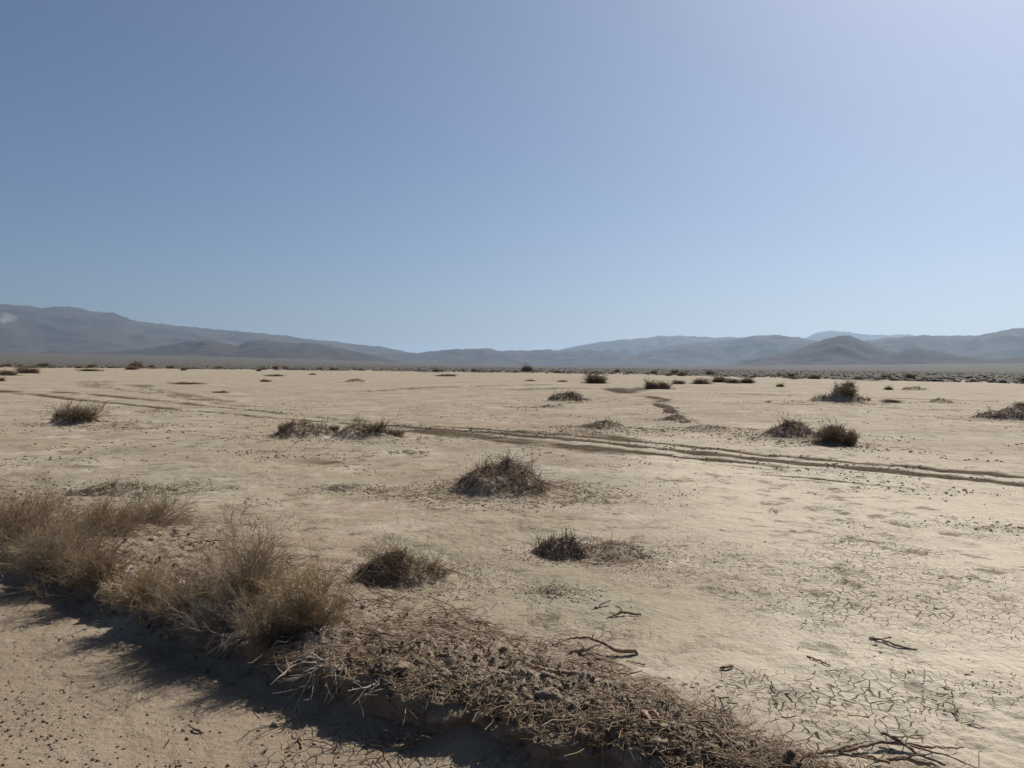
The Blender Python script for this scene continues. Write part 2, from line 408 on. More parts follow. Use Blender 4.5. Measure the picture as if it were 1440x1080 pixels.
mountain('mountains', 'long ridge climbing to the right edge of the view', [(1150, 500), (1200, 482), (1240, 476), (1290, 472), (1340, 472), (1380, 472), (1400, 467), (1425, 462), (1440, 461), (1480, 455), (1560, 452), (1650, 462), (1800, 450), (2000, 470)], 11000, 2100, 2000, MR1, 43)
mountain('mountains', 'low dark twin hills at the foot of the right ridge', [(1190, 516), (1225, 505), (1245, 496), (1265, 495), (1280, 491), (1300, 492), (1325, 496), (1350, 501), (1400, 505), (1480, 498), (1600, 505), (1700, 515)], 6300, 900, 1000, MR2, 49)

# ---------------------------------------------------------------- berm between road and playa
BW_PX = np.array([-1200, -400, 0, 400, 667, 867, 1060, 1250, 1700]); BW_W = np.array([2.0, 2.2, 2.1, 1.65, 1.35, 1.0, .62, .5, .4])
def build_berm():
    P, s = resample(LIPS, .012)
    P0 = np.pad(P, ((20, 20), (0, 0)), 'edge'); k = np.ones(41) / 41
    P = np.stack([np.convolve(P0[:, i], k, 'valid') for i in (0, 1)], 1)
    keep = np.hypot(P[:, 0], P[:, 1]) < 22; P, s = P[keep], s[keep]
    T = unit(np.gradient(P, axis=0)); N = np.stack([-T[:, 1], T[:, 0]], 1)     # towards the playa
    azp = 720 + FPX * P[:, 0] / np.maximum(P[:, 1], .5)
    wd = np.interp(azp, BW_PX, BW_W) * (1 + .25 * noise(s / .9, s * 0, 101))
    hgt = .115 * (1 + .35 * noise(s / .7, s * 0 + 3, 102)) * np.interp(azp, [0, 900, 1200, 1500], [1, 1, .6, .35])
    m = 130
    u = np.linspace(0, 1, m)
    t_f = np.array([-.07, -.02, .0, -.015, .03, .12, .35, .7, 1.0])           # across, first five in metres, the rest of the width
    u_f = np.array([0, .08, .17, .26, .32, .45, .65, .85, 1.0])
    z_f = np.array([-.5, -.35, .15, .75, .95, 1.05, .9, .45, -.2])
    tt = np.interp(u, u_f, t_f); zz = np.interp(u, u_f, z_f)
    Tm = np.where(tt[None, :] < .04, tt[None, :], .03 + (tt[None, :] - .03) / .97 * (wd[:, None] - .03))
    wob = .10 * noise(s / .55, s * 0 + 9, 103) + .06 * noise(s / .17, s * 0 + 9, 104)
    fall = np.interp(tt, [-.2, .1, 1], [1, 1, .0])
    Tm = Tm + wob[:, None] * fall[None, :]
    X = P[:, :1] + N[:, :1] * Tm; Y = P[:, 1:] + N[:, 1:] * Tm
    base = np.where(zz[None, :] < 0, ROADZ, ROADZ) * (1 - sstep(-.16, .25, Tm))
    Z = base + np.where(zz[None, :] < 0, zz[None, :] * .12, zz[None, :] * (hgt[:, None] - base))
    rel = (zz > 0)[None, :] * 1.0
    lump = .045 * noise(X / .22, Y / .22, 110) + .036 * noise(X / .09, Y / .09, 111) + .024 * noise(X / .042, Y / .042, 112) + .010 * noise(X / .022, Y / .022, 113)
    Z = Z + rel * lump * (np.interp(tt, [-.2, 0, .6, 1], [.6, 1, .8, .25])[None, :])
    face = np.interp(tt, [-.2, -.1, 0, .1], [0, 1, 1, 0])[None, :]
    off = face * (.05 * noise(s[:, None] / .12 + 0 * Z, Z / .05, 115) + .02 * noise(s[:, None] / .04 + 0 * Z, Z / .03, 116))
    X = X + N[:, :1] * off; Y = Y + N[:, 1:] * off
    V = np.stack([X.ravel(), Y.ravel(), Z.ravel()], 1)
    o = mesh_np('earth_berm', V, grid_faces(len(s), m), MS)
    tag(o, 'low crumbling earth bank ploughed up between the dirt road and the playa', 'earth bank', None, 'structure')
    return V.reshape(len(s), m, 3), azp, tt, u
BV, B_AZ, B_TT, B_U = build_berm()
from mathutils.bvhtree import BVHTree
_bt = BVHTree.FromPolygons([tuple(v) for v in BV[::2, ::2].reshape(-1, 3)], [tuple(f) for f in grid_faces(*BV[::2, ::2].shape[:2]).tolist()])
def topz(x, y):
    g = gz(x, y)
    h = _bt.ray_cast(Vector((x, y, 3)), Vector((0, 0, -1)))
    return max(g, h[0].z) if h[0] is not None else g
def WT(px, py, lift=0.0):                 # the point of the ground or the bank seen at a pixel
    z = 0.0
    for _ in range(8):
        p = W(px, py, z + lift); z = .5 * z + .5 * topz(p[0], p[1])
    return np.array([p[0], p[1], z])

# ---------------------------------------------------------------- lumps, pebbles, loose twigs (nobody could count them)
def ico():
    import bmesh
    bm = bmesh.new(); bmesh.ops.create_icosphere(bm, subdivisions=2, radius=1)
    V = np.array([v.co[:] for v in bm.verts]); F = np.array([[v.index for v in f.verts] for f in bm.faces]); bm.free()
    return V, F
ICO_V, ICO_F = ico()
OCT_V = np.array([[1, 0, 0], [-1, 0, 0], [0, 1, 0], [0, -1, 0], [0, 0, 1], [0, 0, -1]], float)
OCT_F = np.array([[0, 2, 4], [2, 1, 4], [1, 3, 4], [3, 0, 4], [2, 0, 5], [1, 2, 5], [3, 1, 5], [0, 3, 5]])
def _ico1():
    import bmesh
    bm = bmesh.new(); bmesh.ops.create_icosphere(bm, subdivisions=1, radius=1)
    V = np.array([v.co[:] for v in bm.verts]); F = np.array([[v.index for v in f.verts] for f in bm.faces]); bm.free()
    return V, F
OCT_V2, OCT_F2 = _ico1()
APRON, APRON_S = [], []
def lumps(pos, size, TV, TF, flat=.75, jit=.28):
    n = len(pos); k = len(TV)
    q = rng.normal(size=(n, 3, 3)); Q = np.linalg.qr(q)[0]
    sc = size[:, None] * rng.uniform(.65, 1.25, (n, 3))
    A = TV[None] * (1 + jit * rng.normal(size=(n, k, 1)).clip(-1.6, 1.6) * .8)
    A = A * sc[:, None, :]
    A = np.einsum('nij,nkj->nki', Q, A); A[:, :, 2] *= flat
    V = (A + pos[:, None, :]).reshape(-1, 3)
    F = (TF[None] + (np.arange(n) * k)[:, None, None]).reshape(-1, TF.shape[1])
    return V, F

inview = (B_AZ > -350) & (B_AZ < 1650)
iv = np.where(inview)[0]
def berm_pts(n, t0, t1, az0=-350, az1=1650):
    i = rng.choice(iv[(B_AZ[iv] > az0) & (B_AZ[iv] < az1)], n); js = np.where((B_TT >= t0) & (B_TT <= t1))[0]; j = rng.choice(js, n)
    return BV[i, j]
pts = np.concatenate([berm_pts(4500, .0, .35), berm_pts(3000, .1, .8), berm_pts(6000, .02, .6, 480, 1100), berm_pts(2400, -.07, 0)])
sz = .0026 + .018 * rng.random(len(pts)) ** 6
_li = rng.integers(0, len(LIPS), 2600); _t = unit(np.gradient(LIPS, axis=0)); _q = LIPS[_li] + np.stack([_t[_li, 1], -_t[_li, 0]], 1) * (.0 + .38 * rng.random(2600)[:, None] ** 2)
FOOT = np.c_[_q, land(_q[:, 0], _q[:, 1])]
pts = np.concatenate([pts, FOOT])
sz = .0026 + .018 * rng.random(len(pts)) ** 6
V, F = lumps(pts + np.c_[np.zeros((len(pts), 2)), sz * .2], sz, ICO_V, ICO_F, .8, .32)
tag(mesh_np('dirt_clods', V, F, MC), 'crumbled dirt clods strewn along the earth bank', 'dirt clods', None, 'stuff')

def road_pts(n):
    out = np.zeros((0, 2))
    while len(out) < n:
        r = 774 * CAMH / rng.uniform(774 * CAMH / 8.5, 774 * CAMH / 2.0, n); a = np.radians(rng.uniform(-43, 30, n))
        x, y = r * np.sin(a), r * np.cos(a); s = side(x, y)
        dens = .3 + .7 * sstep(-.05, .3, noise(x / .45, y / .45, 131) + .25 * noise(x / .12, y / .12, 132))
        k = (s < -.25) & (rng.random(n) < dens * np.interp(-s, [.25, .7, 1.1], [.15, .5, 1]))
        out = np.concatenate([out, np.stack([x[k], y[k]], 1)])
    return out[:n]
p2 = road_pts(22000); z2 = land(p2[:, 0], p2[:, 1]); sz = .002 + .011 * rng.random(len(p2)) ** 4
V, F = lumps(np.c_[p2, z2 + sz * .2], sz, OCT_V, OCT_F, .8, .3)
tag(mesh_np('gravel', V, F, MC), 'fine gravel and crumbs scattered over the dirt road', 'gravel', None, 'stuff')

def flat_twigs(pos, L, rad, nrm=None, k=4, lift=.012, bend=.25, tint=None):
    n = len(pos)
    a = rng.uniform(0, 2 * PI, n); d = np.stack([np.cos(a), np.sin(a), rng.normal(0, .14, n)], 1)
    if nrm is not None:
        d = d - nrm * (d * nrm).sum(1, keepdims=True) * .9; d = unit(d)
    sd = unit(np.cross(d, np.tile([0, 0, 1.0], (n, 1))))
    t = np.linspace(-.5, .5, k)
    P = pos[:, None, :] + d[:, None, :] * (t[None, :, None] * L[:, None, None])
    P = P + sd[:, None, :] * (bend * L * rng.normal(size=n))[:, None, None] * (t[None, :, None] ** 2 - .1)
    P = P + rng.normal(size=P.shape) * (L * .03)[:, None, None]
    P[:, :, 2] += lift * rng.random(n)[:, None]
    R = rad[:, None] * np.linspace(1, .5, k)[None, :]
    return tubes(P, R, 3, tint)

def playa_scatter(n, r0, r1, lam, thr, seed):
    out = np.zeros((0, 2))
    while len(out) < n:
        r = 774 * CAMH / rng.uniform(774 * CAMH / r1, 774 * CAMH / r0, 4 * n); a = np.radians(rng.uniform(-42, 42, 4 * n))
        x, y = r * np.sin(a), r * np.cos(a)
        k = (side(x, y) > .6) & (rng.random(4 * n) < sstep(thr, thr + .35, noise(x / lam, y / lam, seed) + .4 * noise(x / (lam * .3), y / (lam * .3), seed + 1)) + .015)
        out = np.concatenate([out, np.stack([x[k], y[k]], 1)])
    return out[:n]
p3 = playa_scatter(1500, 3.2, 30, 1.6, .22, 141); z3 = land(p3[:, 0], p3[:, 1])
L = .02 + .10 * rng.random(len(p3)) ** 2.5
parts = [flat_twigs(np.c_[p3, z3], L, .0012 + .004 * rng.random(len(p3)) ** 2)]
bp = np.concatenate([FOOT[:1300], berm_pts(5200, .03, .95), berm_pts(2200, .0, .15), berm_pts(3200, .0, .9, 400, 1500)])
L = .03 + .26 * rng.random(len(bp)) ** 2.4
parts.append(flat_twigs(bp, L, .0011 + .0032 * rng.random(len(bp)) ** 2.5, None, 5, .035))
bs = berm_pts(210, .0, .95, -100, 1500); parts.append(flat_twigs(bs, .2 + .45 * rng.random(210) ** 1.5, .0028 + .0035 * rng.random(210), None, 10, .06, .55, .35 * rng.random(210)))
V, F, ti = join(parts)
tag(mesh_np('twig_litter', V, F, M_LIT, None, dict(tint=ti)), 'broken twigs and straw littered over the bank and the playa', 'twig litter', None, 'stuff')
# ---------------------------------------------------------------- plants
def stems(base, d, L, k, wob, droop=0.0):
    """curved polylines"""
    n = len(base); t = np.linspace(0, 1, k)
    c = rng.normal(size=(n, 3)) * wob
    P = base[:, None, :] + d[:, None, :] * (t[None, :, None] * L[:, None, None]) + c[:, None, :] * (L[:, None, None] * (t ** 2)[None, :, None])
    P = P + np.cumsum(rng.normal(size=P.shape) * (L * wob * .16)[:, None, None], axis=1) * (t > 0)[None, :, None]
    P[:, :, 2] -= droop * L[:, None] * t[None, :] ** 2
    return P
def child_stems(P, per, spread, Lf, k, wob, t0=.3, up=.25):
    n, kk, _ = P.shape
    i = np.repeat(np.arange(n), per); t = rng.uniform(t0, 1, len(i)) * (kk - 1.001); j = t.astype(int); f = (t - j)[:, None]
    b = P[i, j] * (1 - f) + P[i, j + 1] * f
    d = unit(P[i, j + 1] - P[i, j] ) + rng.normal(size=(len(i), 3)) * spread + np.array([0, 0, up])
    Lp = np.linalg.norm(P[i, -1] - P[i, 0], axis=1)
    return stems(b, unit(d), Lp * rng.uniform(Lf * .5, Lf * 1.3, len(i)), k, wob)
def bush_parts(rx, ry, h, n0, n1, n2, r0, tail=.35, spread=.45, lean=(0, 0), dome=1.0):
    a = rng.uniform(0, 2 * PI, n0); e = np.arcsin(rng.uniform(.05, 1, n0) ** .8)
    d = np.stack([np.cos(a) * np.cos(e) * rx, np.sin(a) * np.cos(e) * ry, np.sin(e) * h], 1)
    d[:, 0] += lean[0] * h; d[:, 1] += lean[1] * h
    Ln = np.linalg.norm(d, axis=1) * rng.uniform(.5, .8, n0) * dome
    b = np.stack([rng.normal(0, .12 * rx, n0), rng.normal(0, .12 * ry, n0), np.full(n0, -.02)], 1)
    P0 = stems(b, unit(d), Ln, 6, .22)
    P1 = child_stems(P0, n1, spread, .42 / dome, 5, .25, .2)
    P2 = child_stems(P1, n2, spread * 1.2, .55, 4, .25, .15, .2)
    br = tubes(P0, r0 * 1.35 * np.linspace(1, .45, 6)[None] * rng.uniform(.6, 1.3, (n0, 1)), 4)
    tw = join([tubes(P1, r0 * .5 * np.linspace(1, .5, 5)[None] * np.ones((len(P1), 1)), 3),
               tubes(P2, r0 * tail * np.linspace(1, .45, 4)[None] * rng.uniform(.7, 1.2, (len(P2), 1)), 3)])
    return br, tw
def put(name, data, mat, parent=None):
    V, F, t = data
    keep = V
    return mesh_np(name, keep, F, mat, parent, dict(tint=t))

def dry_bush(px, py, wpx, hpx, label, dens=1.0, mat=None, group='dry bushes along the earth bank', deep=.8, tail=.3):
    p = WT(px, py); dist = math.hypot(p[0], p[1]); k = dist / FPX
    rx, h = wpx * k / 2, hpx * k
    t = empty('dry_bush', p, label, 'bush', group)
    br, tw = bush_parts(rx, rx * deep, h * 1.0, int(82 * dens), 10, 11, .0026, tail, .55)
    put('branches', br, M_BR if mat is M_SHR else M_DRYW, t)
    put('twigs', tw, mat or M_DRY, t)
    return t
BANK = [
    (15, 755, 190, 64, 'brown dry bush cut by the left edge on the bank'),
    (72, 800, 150, 82, 'tangled straw brown bush over the bank end near the left edge'),
    (150, 750, 130, 56, 'wide low dry bush behind the left end of the bank'),
    (215, 735, 130, 45, 'small upright dry bush at the far right tip of the left clump'),
    (205, 846, 120, 52, 'golden straw tuft low on the shaded bank face'),
    (135, 820, 115, 58, 'grey brown bush between the golden tuft and the left edge'),
    (335, 868, 165, 134, 'tallest dry bush of the bank, pale and upright'),
    (262, 862, 110, 62, 'thin dry bush on the left flank of the tallest bush'),
    (440, 886, 125, 104, 'rounded golden brown bush at the right end of the row'),
    (385, 900, 110, 80, 'dense fawn bush between the tallest and the rounded end bush'),
    (310, 885, 110, 48, 'bleached brittle bush hanging over the bank lip below the tallest bush'),
]
for bi, (px, py, w, h, lab) in enumerate(BANK):
    dry_bush(px, py, w, h, lab, dens=1.0 if w > 130 else .7, mat=(M_DRYB, M_DRYG, M_DRYB, M_DRYG, M_DRY, M_DRYB, M_DRYG, M_DRYB, M_DRY, M_DRYG, M_DRYW)[bi])

def mound_mesh(rx, ry, h, seed, rough=.35, nr=40, na=110, power=1.4):
    r = np.linspace(0, 1, nr); a = np.linspace(0, 2 * PI, na, endpoint=False)
    R, A = np.meshgrid(r, a, indexing='ij')
    e = 1 + .22 * noise(np.cos(A) * 1.3 + seed, np.sin(A) * 1.3, seed)
    X, Y = R * e * rx * np.cos(A), R * e * ry * np.sin(A)
    s = max(rx, ry)
    lop = 1 + .45 * noise(X / (s * .9) + seed, Y / (s * .9), seed + 9)
    Z = h * lop * (.70 * np.cos(np.clip(R * 1.6, 0, 1) * PI / 2) ** 1.15 + .30 * np.cos(np.clip(R, 0, 1) * PI / 2) ** 1.6) * (1 + rough * fbm(X, Y, s * .5, 3, seed + 3))
    Z = Z + (1 - R) * (.10 * h * noise(X / (s * .13), Y / (s * .13), seed + 5) + .06 * h * noise(X / (s * .06), Y / (s * .06), seed + 6))
    Z = Z - .05 * sstep(.8, 1, R)
    return np.stack([X, Y, Z], -1)
def normals_of(G):
    du = np.gradient(G, axis=0); dv = np.gradient(G, axis=1)
    n = unit(np.cross(du, dv)); n[n[..., 2] < 0] *= -1
    return n
def surf_pick(G, n, ra=0.0, rb=.9, az=None, spread=.6):
    nr, na, _ = G.shape
    i = (np.sqrt(rng.uniform(ra * ra, rb * rb, n)) * (nr - 1)).astype(int)
    j = rng.integers(0, na, n) if az is None else (((az + rng.normal(0, spread, n)) / (2 * PI) * na).astype(int) % na)
    N = normals_of(G)
    return G[i, j], N[i, j]

def brush_mound(name, px, py, wpx, hpx, label, group=None, ntw=500, nst=60, stub=0, rough=.45, deep=.8, mat=None, brush=1.0, tufts=(), tw_r=.0022, L0=.25, litter=190, cover=.66, power=1.4, aside=None, mnd=1.0):
    """a hump of blown soil with dead brush lodged on it. px,py: middle of the near foot"""
    p = W(px, py); dist = math.hypot(p[0], p[1]); k = dist / FPX
    wpx = wpx * (1.22 if wpx < 130 else 1.0)
    rx = wpx * k / 2; h = hpx * k * .68; ry = rx * deep
    dirn = p[:2] / dist; c = np.array([p[0] + dirn[0] * ry * .8, p[1] + dirn[1] * ry * .8]); z = gz(*c)
    yaw = -math.atan2(dirn[0], dirn[1])
    t = empty(name, (c[0], c[1], z - .01), label, 'brush mound', group, yaw)
    G = mound_mesh(rx, ry, h * .86 * mnd, int(px) + int(py), rough, power=power)
    mesh_np('mound', G.reshape(-1, 3), grid_faces(*G.shape[:2], True), MM, t)
    pr = max(tw_r * .8, k * .42); ntw = int(ntw * 1.6)
    # brush lying over the top
    P_, N_ = surf_pick(G, ntw, 0, cover * .8, aside, .9)
    L = L0 * h * 3.2 * (.2 + .8 * rng.random(ntw) ** 1.8)
    d = rng.normal(size=(ntw, 3)); d = unit(d - N_ * (d * N_).sum(1, keepdims=True) * .75 + N_ * .12 * brush)
    T1 = tubes(stems(P_ - d * (L * .35)[:, None], d, L, 5, .3), pr * rng.uniform(.5, 1.3, (ntw, 1)) * np.linspace(1, .45, 5)[None], 3)
    P2, N2 = surf_pick(G, nst, 0, .52, aside, .7)
    d2 = unit(N2 * .8 + rng.normal(size=(nst, 3)) * .45 + np.array([0, 0, .35])); L2 = h * .2 * brush * (.3 + .7 * rng.random(nst) ** 2)
    S0 = stems(P2, d2, L2, 5, .4)
    S1 = child_stems(S0, 5, .55, .5, 4, .25)
    T2 = join([tubes(S0, pr * 1.5 * np.linspace(1, .5, 5)[None] * np.ones((nst, 1)), 4), tubes(S1, pr * .7 * np.linspace(1, .5, 4)[None] * np.ones((len(S1), 1)), 3)])
    put('dead_brush', join([T1, T2]), mat or M_BR, t)
    if litter:
        litter = int(litter * 2.2); P3, N3 = surf_pick(G, litter, .35, 1.0)
        ext = np.where(rng.random(litter) < .45, 1 + .6 * rng.random(litter) ** 1.5, 1.0); ee = surf_pick(G, litter, .93, .95)[0]
        P3 = np.where(ext[:, None] > 1.0001, ee * ext[:, None], P3); P3[:, 2] = np.where(ext > 1.0001, .012, P3[:, 2])
        T3 = flat_twigs(P3 * np.array([1.0, 1.0, 1]), h * .42 * (.15 + rng.random(litter) ** 2), pr * .8 * rng.uniform(.5, 1.2, litter), N3, 4, .02)
        put('twig_litter', T3, M_LIT, t)['kind'] = 'stuff'
    na_ = int(90 + litter * .7); ang = rng.uniform(0, 2 * PI, na_); rad = .75 + .85 * rng.random(na_) ** 1.3
    APRON.append(np.stack([c[0] + rad * (np.cos(ang) * rx * math.cos(yaw) - np.sin(ang) * ry * math.sin(yaw)), c[1] + rad * (np.cos(ang) * rx * math.sin(yaw) + np.sin(ang) * ry * math.cos(yaw))], 1))
    APRON_S.append((.004 + .018 * rng.random(na_) ** 3) * np.clip(dist / 12, .5, 1.8))
    for s in range(stub):
        P4, N4 = surf_pick(G, 1, 0, .3)
        S4 = stems(P4, unit(np.array([[rng.normal(0, .3), rng.normal(0, .2), 1]])), np.array([h * rng.uniform(.25, .4)]), 6, .18)
        S5 = child_stems(S4, 5, .7, .5, 4, .3)
        put('stub', join([tubes(S4, h * .022 * np.linspace(1.1, .6, 6)[None], 6), tubes(S5, h * .011 * np.linspace(1, .5, 4)[None] * np.ones((5, 1)), 4)]), M_BR, t)
    for (fx, fy, fw, fh, tm, dn) in tufts:                    # live or dry shrubs rooted in the mound: fractions of rx, ry, px sizes
        j = np.argmin(np.hypot(G[..., 0] - fx * rx, G[..., 1] - fy * ry).ravel()); q = G.reshape(-1, 3)[j]
        br, tw = bush_parts(fw * k / 2, fw * k / 2, fh * k * .5, int(50 * dn), 9, 8, pr * 1.0, .6, .75, (0, 0), .72)
        V, F, ti = join([br, tw]); put('shrub', (V + q, F, ti), tm, t)
    return t

MND = 'brush topped mounds on the playa'
brush_mound('brush_mound', 712, 705, 270, 74, 'largest dark brush mound in the middle of the playa with stubs on top', MND, 1000, 60, 2, tw_r=.0045, litter=1200, deep=.75, cover=.66, L0=.26)
brush_mound('brush_mound', 790, 787, 140, 40, 'black knotted stump mound with spiky roots nearer than the largest mound', MND, 420, 60, 2, tw_r=.0055, litter=260, deep=.7, brush=2.4, cover=.8)
brush_mound('brush_mound', 858, 788, 150, 22, 'thin flat spill of sticks right of the black stump mound', MND, 260, 14, 0, tw_r=.004, litter=420, L0=.7, cover=.95)
brush_mound('brush_mound', 562, 834, 235, 58, 'brush heap of grey twigs beside the rounded end bush', MND, 1300, 90, 2, tw_r=.0028, litter=800, deep=.75, mat=M_LIT, cover=.72, L0=.4)
brush_mound('brush_mound', 428, 620, 175, 34, 'left half of the long low mound, dark with upright tufts', MND, 500, 60, 1, tw_r=.007, litter=200, deep=.6, tufts=((-.3, .1, 30, 10, M_SHR, .5), (.5, .2, 24, 16, M_SHRG, .25)))
brush_mound('brush_mound', 512, 621, 175, 27, 'olive right half of the long low mound with one post like stem', MND, 350, 60, 1, tw_r=.007, litter=150, deep=.6, mat=M_SHR, tufts=((.1, 0, 70, 9, M_SHRG, 1.0), (.45, 0, 40, 8, M_SHRG, .8)))
brush_mound('brush_mound', 108, 599, 90, 19, 'dark shaggy mound left of the pale crumbled heap', MND, 400, 90, 0, tw_r=.008, litter=100, deep=.7, tufts=((0, 0, 78, 12, M_SHR, 1.3),))
brush_mound('clod_heap', 180, 603, 88, 11, 'pale crumbled heap of clods right of a dark shaggy mound', MND, 60, 4, 0, rough=.4, litter=120, tw_r=.006)
brush_mound('brush_mound', 1183, 568, 118, 22, 'wedge shaped dark mound with one tall tuft on its top', MND, 350, 60, 0, tw_r=.010, litter=60, deep=.6, mat=M_SHR, tufts=((.05, 0, 44, 26, M_SHRG, 1.0),))
brush_mound('brush_mound', 1112, 619, 112, 32, 'brushy mound leaning against the big round shrub on the right', MND, 400, 80, 0, tw_r=.006, litter=160, deep=.7)
brush_mound('brush_mound', 1172, 627, 72, 16, 'big round dark shrub on its mound, right of a brushy mound', MND, 250, 40, 0, tw_r=.006, litter=120, mat=M_SHR, tufts=((.0, -.2, 54, 36, M_SHR, 1.6), (.4, -.1, 40, 34, M_SHRG, 1.2)))
brush_mound('brush_mound', 1420, 594, 120, 23, 'dark smooth brush mound at the right edge of the view', MND, 450, 60, 0, tw_r=.008, litter=60, deep=.6, mat=M_BR)
brush_mound('brush_mound', 800, 565, 84, 20, 'dark double humped mound beyond the middle of the playa', MND, 350, 50, 0, tw_r=.011, litter=40, deep=.6, mat=M_SHR)
brush_mound('brush_mound', 770, 573, 36, 5, 'low fuzzy patch just in front of the double humped mound', MND, 160, 30, 0, tw_r=.010, litter=20, mat=M_SHRG)
brush_mound('brush_mound', 845, 607, 105, 17, 'low grey mound scattered with twigs just above the tyre ruts', MND, 420, 60, 0, tw_r=.005, litter=260, deep=.7, mat=M_LIT)
brush_mound('brush_mound', 995, 607, 90, 11, 'low gritty ridge at the lower end of the winding gully', MND, 200, 20, 0, tw_r=.006, litter=200, deep=.7, mat=M_LIT)
brush_mound('brush_mound', 945, 592, 40, 9, 'dark broken lip in the bend of the winding gully', MND, 160, 20, 0, tw_r=.008, litter=60, mat=M_BR)
brush_mound('brush_mound', 165, 702, 190, 27, 'flat twig covered heap behind the left bushes', MND, 800, 40, 0, tw_r=.0035, litter=500, deep=.55, mat=M_LIT, cover=.9)
brush_mound('brush_mound', 485, 691, 70, 13, 'small twig scatter left of the largest mound', MND, 160, 10, 0, tw_r=.004, litter=160, mat=M_LIT, cover=.9)
brush_mound('brush_mound', 782, 842, 80, 13, 'small spill of bark and sticks in front of the black stump mound', MND, 150, 8, 0, tw_r=.003, litter=200, mat=M_LIT, L0=.5, cover=.95)
brush_mound('brush_mound', 575, 637, 34, 6, 'tiny dark clump under the right half of the long low mound', MND, 80, 8, 0, tw_r=.006, litter=40, mat=M_BR)
brush_mound('brush_mound', 225, 580, 44, 6, 'thin flat dark patch above the pale crumbled heap', MND, 100, 8, 0, tw_r=.008, litter=40, mat=M_LIT)
brush_mound('brush_mound', 500, 538, 40, 7, 'flat dark mound far off above the long low mound', MND, 120, 10, 0, tw_r=.02, litter=0, mat=M_SHR)
brush_mound('brush_mound', 1325, 567, 46, 8, 'low dark mound standing alone before the right edge mound', MND, 120, 15, 0, tw_r=.015, litter=20, mat=M_SHRG)
brush_mound('brush_mound', 1285, 549, 46, 7, 'far dark wedge mound behind the lone low mound', MND, 120, 10, 0, tw_r=.02, litter=0, mat=M_SHR)

# crumbs of broken crust: scattered over the flat, along the wheel ruts, and in an apron round each mound
p4 = playa_scatter(1300, 3.2, 34, 1.3, .3, 151); sz4 = .0025 + .010 * rng.random(len(p4)) ** 5
p5 = playa_scatter(7000, 10, 60, 2.4, .12, 157); sz5 = (.006 + .022 * rng.random(len(p5)) ** 3) * np.clip(np.hypot(p5[:, 0], p5[:, 1]) / 14, .6, 1.6)
pr_, szr = [], []
for tp, half, st_, dp_, br_ in TRACKS:
    P = np.array([W(a, b)[:2] for a, b in tp]); P, sL = resample(P, .03)
    P = P[(P[:, 1] > 2) & (np.hypot(P[:, 0], P[:, 1]) < 70)]
    if len(P) < 5: continue
    m_ = int(min(2600, len(P) * .03 * 55 * st_ * (1 + half * 2)))
    q = P[rng.integers(0, len(P), m_)] + rng.normal(size=(m_, 2)) * half * 1.7
    q = q[noise(q[:, 0] / 1.3, q[:, 1] / 1.3, 171) + .5 * noise(q[:, 0] / .4, q[:, 1] / .4, 172) > -.05]
    pr_.append(q); szr.append((.005 + .022 * rng.random(len(q)) ** 3) * np.clip(np.hypot(q[:, 0], q[:, 1]) / 16, .5, 1.5))
ap = np.concatenate(APRON); sza = np.concatenate(APRON_S)
p4 = np.concatenate([p4, p5] + pr_ + [ap]); sz = np.concatenate([sz4, sz5] + szr + [sza]); z4 = land(p4[:, 0], p4[:, 1])
V, F = lumps(np.c_[p4, z4 + sz * .15], sz, OCT_V2, OCT_F2, .6, .3)
tag(mesh_np('soil_crumbs', V, F, MC, flat=True), 'crumbs of broken crust scattered over the playa and along the wheel ruts', 'soil crumbs', None, 'stuff')

# far shrubs: one of each form, then copies
def shrub_form(seed, mat, flat=1.0):
    br, tw = bush_parts(.5, .5, .8 * flat, 54, 9, 7, .011, .8, .8, (0, 0), .72)
    V, F, t = join([br, tw])
    return mesh_np('desert_shrub', V, F, mat, None, dict(tint=t))
FORMS = [shrub_form(1, M_SHR), shrub_form(2, M_SHRG), shrub_form(3, M_SHR, .7)]
USED = set()
def shrub(px, py, wpx, hpx, label, group, form=0):
    f = FORMS[form]
    if form in USED:
        o = f.copy(); COL.objects.link(o)
    else:
        o = f; USED.add(form)
    p = W(px, py); p[2] = gz(p[0], p[1])
    k = math.hypot(p[0], p[1]) / FPX
    o.location = [float(v) for v in (p[0], p[1], p[2] - .03)]; o.scale = (wpx * k, wpx * k, hpx * k / .72); o.rotation_euler = (0, 0, rng.uniform(0, 6))
    return tag(o, label, 'shrub', group)
FS = 'shrubs far out on the playa'
shrub(838, 539, 42, 15, 'big round dark shrub alone beyond the double humped mound', FS, 0)
shrub(917, 547, 26, 12, 'left dark half of the twin shrub at the head of the gully', FS, 0)
shrub(934, 547, 28, 11, 'right paler half of the twin shrub at the head of the gully', FS, 1)
